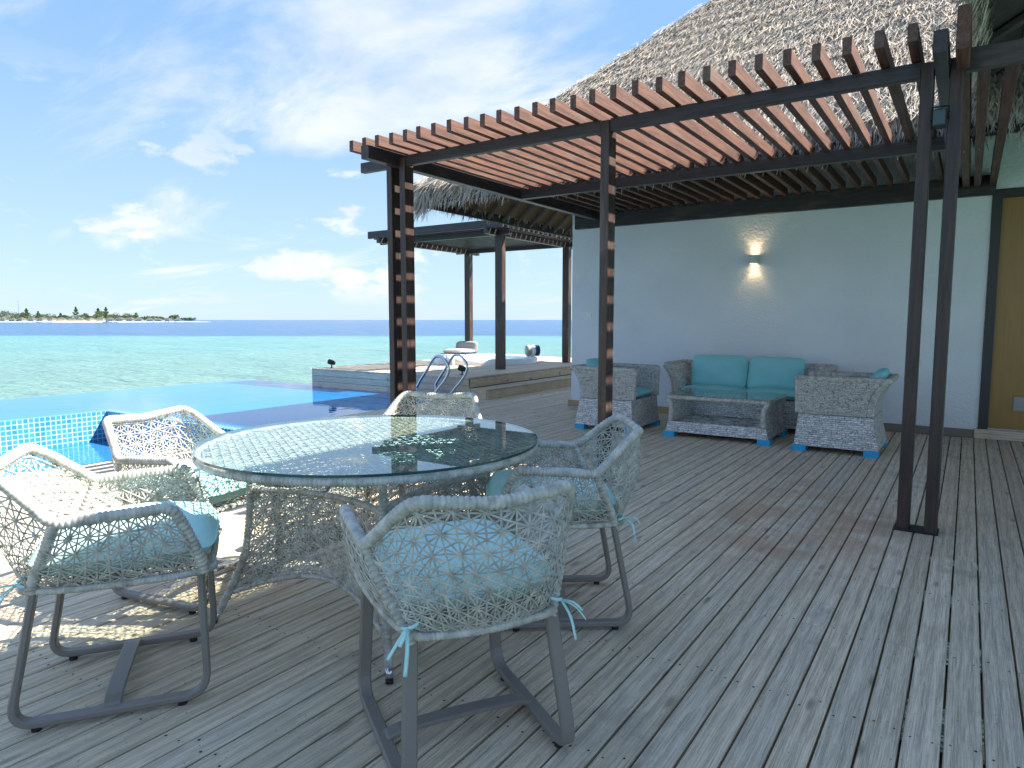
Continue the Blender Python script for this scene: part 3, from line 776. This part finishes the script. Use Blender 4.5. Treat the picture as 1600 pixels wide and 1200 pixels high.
# wall lamp
lamp = empty('wall_lamp', (-2.205, 8.6, 1.965), 0, 'small drum wall lamp glowing warm up and down on white wall', 'wall lamp')
lb = MB(); ring = [[(.052 * math.cos(a * math.pi / 10) * .95, -.062 + .052 * math.sin(a * math.pi / 10), z) for a in range(20)] for z in (-.05, .05)]
lb.loft(ring, True, False); lb.build('shade', 'lampbody', lamp, True)
MB().box(-.03, .03, -.012, 0, -.035, .035).build('wall_plate', 'lampbody', lamp)
for z in (-.02, .02):
    gm = MB(); gm.tube([(0, -.062, z - .008), (0, -.062, z + .008)], .04, 14); gm.build('bulb', 'glow', lamp)
for sgn in (1, -1):
    ld = bpy.data.lights.new('lamp_beam', 'SPOT'); ld.energy = 0.8; ld.color = (1, .70, .36); ld.spot_size = R(95); ld.spot_blend = .6; ld.shadow_soft_size = .02
    lo = bpy.data.objects.new('lamp_beam', ld); col.objects.link(lo); lo.parent = lamp; lo.location = (0, -.062, sgn * .055); lo.rotation_euler = (R(180) if sgn > 0 else 0, 0, 0)
sw = empty('wall_socket', (-4.50, 8.6, 1.30), 0, 'small white socket plate near the free end of the white wall', 'socket')
MB().box(-.08, .08, -.012, 0, -.03, .03).build('plate', 'white', sw)
for q in (-.04, .04): MB().box(q - .025, q + .025, -.016, -.0122, -.02, .02).build('switch', 'white', sw)

# ------------------------------------------------------------------ far pergola on the platform
fp = empty('far_pergola', (-8.4, 11.4, .33), 0, 'grey brown flat slatted pergola standing on the raised deck by the sea', 'pergola')
for x in (-9.75, -7.13):
    for y in (10.25, 12.72): gb('post', x - .075, x + .075, y - .065, y + .065, .332, 2.84, 'post', fp)
for x in (-9.75, -7.13): gb('side_beam', x - .04, x + .04, 9.8, 13.1, 2.745, 2.838, 'beamy', fp)
for y in (10.25, 12.72): gb('cross_beam', -10.02, -6.86, y - .12, y - .068, 2.75, 2.842, 'beamx', fp)
for i in range(20):
    y = 9.86 + i * .168; gb('rafter', -10.06, -6.8, y - .03, y + .03, 2.846, 2.985, 'beamx', fp)

# ------------------------------------------------------------------ things on the platform
tub = empty('hot_tub', (-8.6, 11.8, .33), 0, 'white round hot tub sunk beside the far pergola posts', 'hot tub')
rings = []
for rr_, zz in ((1.12, 0), (1.12, .10), (1.07, .125), (.93, .125), (.88, .09), (.86, -.2)): rings.append([(rr_ * math.cos(a * math.pi / 24), rr_ * math.sin(a * math.pi / 24), zz) for a in range(48)])
MB().loft(rings, True, False).build('rim', 'white', tub, True)
mb = MB(); mb.v = [(.875 * math.cos(a * math.pi / 24), .875 * math.sin(a * math.pi / 24), .06) for a in range(48)]; mb.f = [list(range(48))]; mb.build('water', 'tub', tub)
cu1 = empty('bolster_cushion', (-7.85, 12.45, .455), R(50), 'striped navy and white round bolster on the hot tub rim', 'cushion')
for q, k in ((-.12, 'greyfab'), (-.02, 'white'), (.08, 'navy')): MB().tube([(q, 0, .12), (q + .02, 0, .12), (q + .08, 0, .12), (q + .098, 0, .12)], .12, 16, rf=lambda s, i: (.10, .12, .12, .10)[i]).build('band', k, cu1, True)
st = empty('side_table', (-8.62, 10.62, .33), 0, 'low white side table beside the hot tub', 'table')
MB().box(-.28, .28, -.22, .22, .27, .30).build('table_top', 'white', st)
for sx in (-.25, .25):
    for sy in (-.19, .19): MB().box(sx - .02, sx + .02, sy - .02, sy + .02, 0, .268).build('leg', 'white', st)
lc = empty('lounge_seat', (-9.75, 12.35, .33), 0, 'low grey lounge seat with navy base under the far pergola', 'lounge seat')
MB().box(-.45, .45, -.4, .4, .0, .22).build('base', 'navy', lc); pm = MB(); pillow(pm, .9, .8, .2, 5, .1); o_ = pm.build('seat', 'greyfab', lc, True, loc=(0, 0, .3))
pm = MB(); pillow(pm, .9, .5, .2, 5, .1); o_ = pm.build('backrest', 'greyfab', lc, True, loc=(0, .38, .42)); o_.rotation_euler = (R(78), 0, 0); st.scale = (.8, .8, .72); lc.scale = (.72, .72, .62)
def deck_spot(x, y, label):
    s0 = empty('deck_spotlight', (x, y, .33), R(200), label, 'spotlight')
    MB().tube([(0, 0, 0), (0, 0, .07)], .012, 6).build('stake', 'black', s0); MB().tube([(0, 0, 0), (0, 0, .008)], .04, 10).build('base', 'black', s0)
    MB().tube([(-.07, 0, .09), (-.03, 0, .10), (.05, 0, .12), (.06, 0, .122)], .05, 10, rf=lambda s, i: (.03, .046, .05, .044)[i]).build('head', 'black', s0, True)
deck_spot(-9.98, 8.75, 'small black spotlight on the outer pool corner of the raised deck'); deck_spot(-6.93, 8.85, 'small black spotlight on the raised deck behind the pool ladder')
# pool ladder
ld_ = empty('pool_ladder', (-6.9, 8.12, 0), 0, 'stainless steel pool ladder with two looped rails by the raised deck', 'ladder')
for y in (.23, -.22):
    P = [(-.18, y, -.6), (-.18, y, .10), (-.155, y, .235), (.03, y, .47), (.12, y, .60), (.22, y, .685), (.34, y, .67), (.44, y, .575), (.46, y, .47), (.38, y, .33), (.20, y, .14), (.13, y, .02), (.13, y, -.4)]
    MB().tube(catmull(P, .02), .021, 10).build('rail', 'steel', ld_, True)
for z in (-.12, -.35): MB().box(-.22, -.14, -.21, .22, z - .01, z + .01).build('step', 'steel', ld_)

# ------------------------------------------------------------------ dining chair
def make_chair():
    root = empty('dining_chair')
    FL, AF, AR, SH, TC, BR = (.285, .245, .44), (.205, .295, .655), (-.105, .300, .652), (-.285, .205, .795), (-.315, 0, .782), (-.205, .205, .425)
    mir = lambda p: (p[0], -p[1], p[2])
    # bent flat bar legs, one loop each side
    for s in (1, -1):
        P = [(-.19, s * .205, .43), (-.268, s * .235, .026), (.278, s * .235, .026), (.268, s * .215, .44)]
        MB().bar(round_corners(P, .075, 7), .040, .022, (0, 1, 0)).build('leg_loop', 'taupe', root)
        for x in (-.2, .2): MB().tube([(x, s * .234, 0), (x, s * .234, .02)], .014, 10).build('foot', 'black', root)
    P = [(0, -.235, .026), (0, -.19, .046), (0, 0, .052), (0, .19, .046), (0, .235, .026)]
    MB().bar(catmull(P, .03), .052, .014, (1, 0, 0)).build('cross_bar', 'taupe', root)
    # rim: front post, arm, up the shoulder, across the back and down again
    half = [FL, (.262, .268, .52), AF, (.13, .300, .662), (-.02, .303, .655), AR, (-.165, .272, .70), (-.235, .24, .762), SH, (-.305, .12, .79)]
    rimP = half + [TC] + [mir(p) for p in half[::-1]]
    rim = catmull(rimP, .02)
    mb = MB(); wrapped(mb, rim, .0175); rimo = mb.build('rim', 'wicker', root, True)
    for s in (1, -1):
        P = [AR, (-.140, .270, .56), (-.185, .225, .46), (-.2, .205, .40)]
        mb = MB(); wrapped(mb, catmull([(p[0], p[1] * s, p[2]) for p in P], .02), .0165); mb.build('rear_post', 'wicker', root, True)
    base = [BR, (.02, .245, .428), FL, (.30, .12, .437), (.303, 0, .436), (.30, -.12, .437), mir(FL), (.02, -.245, .428), mir(BR), (-.24, -.10, .422), (-.247, 0, .42), (-.24, .10, .422)]
    mb = MB(); P = catmull(base, .02, True); wrapped(mb, P + [P[0]], .0115, .012); mb.build('seat_ring', 'wicker', root, True)
    # back panel
    b_f, bl = arclen_fn(catmull([(-.2, .205, .425), (-.24, .10, .422), (-.247, 0, .42), (-.24, -.10, .422), (-.2, -.205, .425)], .02))
    topP = [AR, (-.165, .272, .70), (-.235, .24, .762), SH, (-.305, .12, .79), TC]
    topP = topP + [mir(p) for p in topP[:-1][::-1]]
    t_f, tl = arclen_fn(catmull(topP, .02))
    # even spread: ruled surface bowed a little backwards
    S1 = ruled(b_f, t_f, .035, Vector((-1, 0, 0)))
    mb = MB(); star_weave(mb, S1, .62, .36, .060); wb = mb.build('woven_back', 'wicker', root, kind='stuff')
    for s in (1, -1):
        bf, _ = arclen_fn([(-.2, .208 * s, .425), (.02, .245 * s, .428), (.285, .245 * s, .44)])
        tf, _ = arclen_fn(catmull([(AR[0], AR[1] * s, AR[2]), (-.02, .303 * s, .655), (.13, .300 * s, .662), (.205, .295 * s, .655)], .02))
        S2 = ruled(bf, tf, .022, Vector((0, s, 0)))
        mb = MB(); star_weave(mb, S2, .40, .235, .060, off=(.012, .01)); mb.build('woven_side', 'wicker', root, kind='stuff')
    bf, _ = arclen_fn([(-.19, .19, .424), (-.19, -.19, .424)]); tf, _ = arclen_fn([(.28, .235, .436), (.28, -.235, .436)])
    mb = MB(); star_weave(mb, ruled(bf, tf), .44, .48, .06, dirs=(0, 1, 2, 3, 4, 5)); mb.build('woven_seat', 'wicker', root, kind='stuff')
    # tied seat cushion
    mb = MB(); pillow(mb, .525, .485, .150, 8, .16, wob=.004); cu = mb.build('cushion', 'teal', root, True, loc=(.052, 0, .508))
    pp = []
    for i in range(64):
        a = i * 2 * math.pi / 64; u, v = math.cos(a), math.sin(a); e = 6; le = (abs(u) ** e + abs(v) ** e) ** (1 / e); pp.append((u / le * .2625, v / le * .2425, 0))
    MB().tube(pp, .005, 6, closed=True).build('piping', 'teal', cu, True)
    for s in (1, -1):
        tb = MB(); b0 = Vector((-.205, s * .205, .455))
        tb.tube(catmull([b0 + Vector((.015, -s * .012, .012)), b0 + Vector((-.02, -s * .01, .006)), b0 + Vector((-.024, s * .018, 0)), b0 + Vector((0, s * .024, -.008))], .01), .005, 5)
        for k, (dx, dy, dz_) in enumerate(((-.05, s * .02, -.10), (-.035, s * .06, -.055), (-.06, s * .035, -.015))):
            q = b0 + Vector((-.022, s * .018, 0)); n_ = q + Vector((dx, dy, dz_))
            tb.tube(catmull([q, q.lerp(n_, .5) + Vector((-.012, 0, .012)), n_], .012), .0055, 5, flat=.35)
        o_ = tb.build('tie', 'teal', cu, True); o_.location = (-.052, 0, -.508)
    return root
chair = make_chair()
CH = [((-2.36, 1.115), 55, 'cream wicker dining chair with sunlit back and dappled light under its legs'),
      ((-2.92, 1.74), 12, 'sunlit cream wicker dining chair with its back to the blue mosaic pool wall'),
      ((-1.42, 2.49), 216, 'shaded wicker dining chair with its back towards the sofa and coffee table'),
      ((-1.226, 1.545), 148, 'shaded wicker dining chair with dangling teal ties, facing the table and pool'),
      ((-2.50, 2.84), -68, 'sunlit wicker dining chair mostly hidden by the glass table, beside the corner posts')]
for i, (p, a, lab) in enumerate(CH):
    c = chair if i == 0 else copy_tree(chair)
    c.location = (p[0], p[1], 0); c.rotation_euler = (0, 0, R(a)); tag(c, lab, 'chair', 'dining chairs round the glass table')

# ------------------------------------------------------------------ dining table
TC_ = (-2.08, 2.04)
tab = empty('dining_table', (TC_[0], TC_[1], 0), 0, 'round glass topped white wicker dining table on flared star woven base', 'table')
gm = MB(); n = 96; RG = .700
gm.loft([[(r_ * math.cos(2 * math.pi * a / n), r_ * math.sin(2 * math.pi * a / n), z) for a in range(n)] for r_, z in ((RG, .731), (RG, .7405))], True, True)
me = gm.build('glass_top', 'glass', tab)
me.data.materials.append(M['glassedge'])
for p in me.data.polygons:
    if abs(p.normal.z) < .5: p.material_index = 1
mb = MB(); P = [(.683 * math.cos(2 * math.pi * a / 90), .683 * math.sin(2 * math.pi * a / 90), .714) for a in range(91)]
wrapped(mb, P, .0165, .016); mb.build('rim', 'wicker', tab, True)
def disc(u, v): 
    return Vector(((u - .5) * 1.36, (v - .5) * 1.36, .7215)), Vector((0, 0, 1))
mb = MB(); star_weave(mb, disc, 1.36, 1.36, .066, sw=.0056, seg=.06, clip=lambda u, v: (u - .5) ** 2 + (v - .5) ** 2 < .249); mb.build('woven_top', 'wicker', tab, kind='stuff')
LEG = [(.50, .70), (.497, .55), (.505, .42), (.525, .29), (.575, .16), (.635, .045)]
def legpt(k, r_, z): a = R(-41 + 90 * k); return Vector((r_ * math.cos(a), r_ * math.sin(a), z))
legc = [catmull([legpt(k, r_, z) for r_, z in LEG], .02) for k in range(4)]
for k in range(4):
    mb = MB(); wrapped(mb, legc[k], .0155); lg = mb.build('leg', 'wicker', tab, True)
    a = legpt(k, .633, .05); b2 = legpt(k, .652, .014); MB().tube([a, b2], .0135, 12).build('ferrule', 'steel', lg, True)
    MB().tube([b2, legpt(k, .657, .0)], .014, 12).build('foot', 'black', lg, True)
    # panel between this leg and the next
    k2 = (k + 1) % 4
    fa_, _ = arclen_fn([p for p in legc[k] if .12 < p.z < .56][::-1]); fb_, _ = arclen_fn([p for p in legc[k2] if .12 < p.z < .56][::-1])
    inward = -(legpt(k, 1, 0) + legpt(k2, 1, 0)).normalized()
    def pnt(u, v, fa_=fa_, fb_=fb_, inward=inward):
        lo = .26 * 4 * u * (1 - u) * 1.0
        vv = lo * (1 - v) + v
        p = fa_(vv).lerp(fb_(vv), u); return p + inward * (.085 * 4 * u * (1 - u))
    def Sp(u, v, pnt=pnt):
        e = .01; p = pnt(u, v); nn = (pnt(u + e, v) - pnt(u - e, v)).cross(pnt(u, v + e) - pnt(u, v - e)); return p, nn.normalized()
    mb = MB(); star_weave(mb, Sp, .78, .40, .066, sw=.0062); pn = mb.build('woven_panel', 'wicker', tab, kind='stuff')
    mb = MB(); wrapped(mb, [pnt(i / 40, 1.0) for i in range(41)], .0125); mb.build('panel_rail', 'wicker', tab, True)
    mb = MB(); wrapped(mb, [pnt(i / 40, 0.0) for i in range(41)], .0105); mb.build('panel_rail', 'wicker', tab, True)
for k in range(2):
    mb = MB(); mb.tube([legpt(k, .5, .69), legpt(k + 2, .5, .69)], .012, 8); mb.build('brace', 'wicker', tab, True)

# ------------------------------------------------------------------ lounge set
def wall_panel(mb, prof, y0, y1, th):
    """curved upright panel: prof = [(x, z)], swept along y, thickness th in x"""
    for i in range(len(prof) - 1): pass
    a = [[(x, y0, z), (x, y1, z), (x - th, y1, z), (x - th, y0, z)] for x, z in prof]
    return mb.loft(a)
def make_armchair():
    """faces -x; side nearest at y = 0"""
    root = empty('wicker_armchair'); W, Dp = .72, .73          # x extent, y extent
    lowp = [(.72, .055), (.70, .14), (.678, .24), (.665, .352)]
    up = [(.665, .358), (.668, .43), (.685, .52), (.72, .60), (.775, .672), (.80, .69)]
    xf = [0.0, .012, .022, .03]
    rings = []
    for (xb, z), x0 in zip(lowp, xf): 
        e = .02 * (1 - (z - .05) / .3); rings.append([(x0, -e, z), (xb, -e, z), (xb, Dp + e, z), (x0, Dp + e, z)])
    MB().loft(rings).build('base', 'basket', root)
    upc = catmull([(x, 0, z) for x, z in up], .03)
    mb = MB(); wall_panel(mb, [(p.x, p.z) for p in upc], .012, Dp - .012, .055); mb.build('backrest', 'basket', root)
    for y0 in (.006, Dp - .066):
        mb = MB(); rings = []
        for p in upc:
            if p.z > .672: continue
            q = (p.z - .358) / .33; x0 = .03 - .012 * q
            rings.append([(x0, y0, p.z), (p.x - .058, y0, p.z), (p.x - .058, y0 + .06, p.z), (x0, y0 + .06, p.z)])
        mb.loft(rings); ar = mb.build('arm', 'basket_loose', root)
        # wrapped edges round the arm panel
        fr0 = MB(); wrapped(fr0, [(.022, y0 + .03, .36), (.010, y0 + .03, .686), (.74, y0 + .03, .690)], .030, .022, 8, .006); fr0.build('edge_trim', 'wicker', ar, True)
        fr0 = MB(); wrapped(fr0, [(p.x - .03, y0 + .03, p.z) for p in upc], .032, .022, 8, .006); fr0.build('edge_trim', 'wicker', ar, True)
        fr0 = MB(); fr0.box(.30, .325, y0 - .006, y0 + .066, .375, .66); fr0.build('upright', 'basket_loose', ar)
    fr0 = MB(); wrapped(fr0, [(upc[-1].x - .03, 0.01, .69), (upc[-1].x - .03, Dp - .01, .69)], .03, .022, 8, .006); fr0.build('back_trim', 'wicker', root, True)
    pm = MB(); pillow(pm, .58, .60, .11, 7, .12, wob=.003); pm.build('seat_cushion', 'teal2', root, True, loc=(.32, Dp / 2, .405))
    for x in (.05, .66):
        for y in (.035, Dp - .035): MB().box(x - .06, x + .06, y - .06, y + .05, 0.0, .06).build('foot_wrap', 'bluefoot', root)
    return root
armR = make_armchair(); armR.location = (-1.335, 6.83, 0)
tag(armR, 'grey white wicker armchair by the coffee table on the side of the golden door', 'armchair', 'lounge armchairs facing each other')
armL = copy_tree(armR); armL.location = (-2.985, 6.83 + .73, 0); armL.rotation_euler = (0, 0, math.pi)
tag(armL, 'grey white wicker armchair partly behind the middle pergola post', 'armchair', 'lounge armchairs facing each other')
def throw(name, loc, rot, sz, label, group=None, seed=3):
    e_ = tag(pillow(MB(), sz[0], sz[1], sz[2], 9, .40, wob=.008, seed=seed).build(name, 'teal2', None, True, loc=loc), label, 'pillow', group)
    e_.rotation_euler = rot; return e_
throw('back_pillow', (-.73, 7.20, .60), (0, R(-58), 0), (.42, .50, .16), 'teal pillow leaning on the armchair nearest the golden door')
throw('back_pillow', (-3.56, 7.20, .60), (0, R(62), 0), (.42, .46, .16), 'teal pillow leaning on the armchair at the free wall end', seed=9)

sofa = empty('wicker_sofa', (-2.12, 7.78, 0), 0, 'grey white wicker two seat sofa with teal cushions against the white wall', 'sofa')
def sofa_ring(z, fx, fy): return [(-.80 - fx, 0, z), (.80 + fx, 0, z), (.80 + fx, .66 + fy, z), (-.80 - fx, .66 + fy, z)]
MB().loft([sofa_ring(z, f, 0) for z, f in ((.055, .05), (.14, .03), (.25, .01), (.352, 0))]).build('base', 'basket', sofa)
upc = catmull([(0, 0, .358), (.005, 0, .44), (.025, 0, .54), (.065, 0, .62), (.11, 0, .68), (.125, 0, .70)], .03)
mb = MB(); mb.loft([[(-.78, .55 + p.x * .5, p.z), (.78, .55 + p.x * .5, p.z), (.78, .62 + p.x * .5, p.z), (-.78, .62 + p.x * .5, p.z)] for p in upc]); mb.build('backrest', 'basket', sofa)
for s in (1, -1):
    mb = MB(); rr_ = [[(s * (.72 + p.x), .01, p.z), (s * (.80 + p.x), .01, p.z), (s * (.80 + p.x), .66, p.z), (s * (.72 + p.x), .66, p.z)] for p in upc]
    mb.loft(rr_ if s > 0 else [r_[::-1] for r_ in rr_]); ar = mb.build('arm', 'basket', sofa)
    fr0 = MB(); wrapped(fr0, [(s * (.76 + p.x), .015, p.z) for p in upc] + [(s * (.76 + .125), .64, .70)], .035, .022, 8, .006); fr0.build('edge_trim', 'wicker', ar, True)
fr0 = MB(); wrapped(fr0, [(-.86, .655, .702), (.86, .655, .702)], .034, .022, 8, .006); fr0.build('back_trim', 'wicker', sofa, True)
for x in (-.36, .36):
    pm = MB(); pillow(pm, .72, .60, .115, 8, .10, wob=.003, seed=int(x * 10) + 9); pm.build('seat_cushion', 'teal2', sofa, True, loc=(x, .29, .41))
for x in (-.76, .76):
    for y in (.05, .6): MB().box(x - .06, x + .06, y - .06, y + .05, 0, .056).build('foot_wrap', 'bluefoot', sofa)
throw('back_pillow', (-2.47, 8.16, .625), (R(72), 0, R(2)), (.66, .40, .19), 'plump teal back pillow on the sofa half towards the free wall end', 'sofa back pillows', 4)
throw('back_pillow', (-1.82, 8.16, .620), (R(71), 0, R(-2)), (.62, .40, .19), 'plump teal back pillow on the sofa half towards the golden door', 'sofa back pillows', 5)

ct = empty('coffee_table', (-2.12, 6.92, 0), 0, 'low wicker coffee table with glass top and open shelf before the sofa', 'coffee table')
MB().loft([[(-.53 + i, -.02 + i * .6, z), (.53 - i, -.02 + i * .6, z), (.53 - i, .74, z), (-.53 + i, .74, z)] for z, i in ((.055, 0), (.165, .025))]).build('shelf', 'basket', ct)
upc = catmull([(.505, 0, .165), (.495, 0, .25), (.505, 0, .34), (.53, 0, .40), (.545, 0, .425)], .03)
for s in (1, -1):
    mb = MB(); rr_ = [[(s * (p.x - .05), 0, p.z), (s * p.x, 0, p.z), (s * p.x, .74, p.z), (s * (p.x - .05), .74, p.z)] for p in upc]
    mb.loft(rr_ if s > 0 else [r_[::-1] for r_ in rr_]); e_ = mb.build('end_panel', 'basket', ct)
    for y in (.0, .74):
        fr0 = MB(); wrapped(fr0, [(s * (p.x - .022), y, p.z) for p in upc], .027, .02, 8, .006); fr0.build('edge_trim', 'wicker', e_, True)
MB().box(-.46, .46, .66, .70, .165, .41).build('back_panel', 'basket', ct)
for y in (0.005, .735):
    fr0 = MB(); wrapped(fr0, [(-.53, y, .42), (.53, y, .42)], .025, .02, 8, .006); fr0.build('top_rail', 'wicker', ct, True)
MB().box(-.55, .55, -.015, .755, .446, .454).build('glass_top', 'glass', ct)
for x in (-.49, .49):
    for y in (.03, .70): MB().box(x - .06, x + .06, y - .06, y + .05, 0, .056).build('foot_wrap', 'bluefoot', ct)
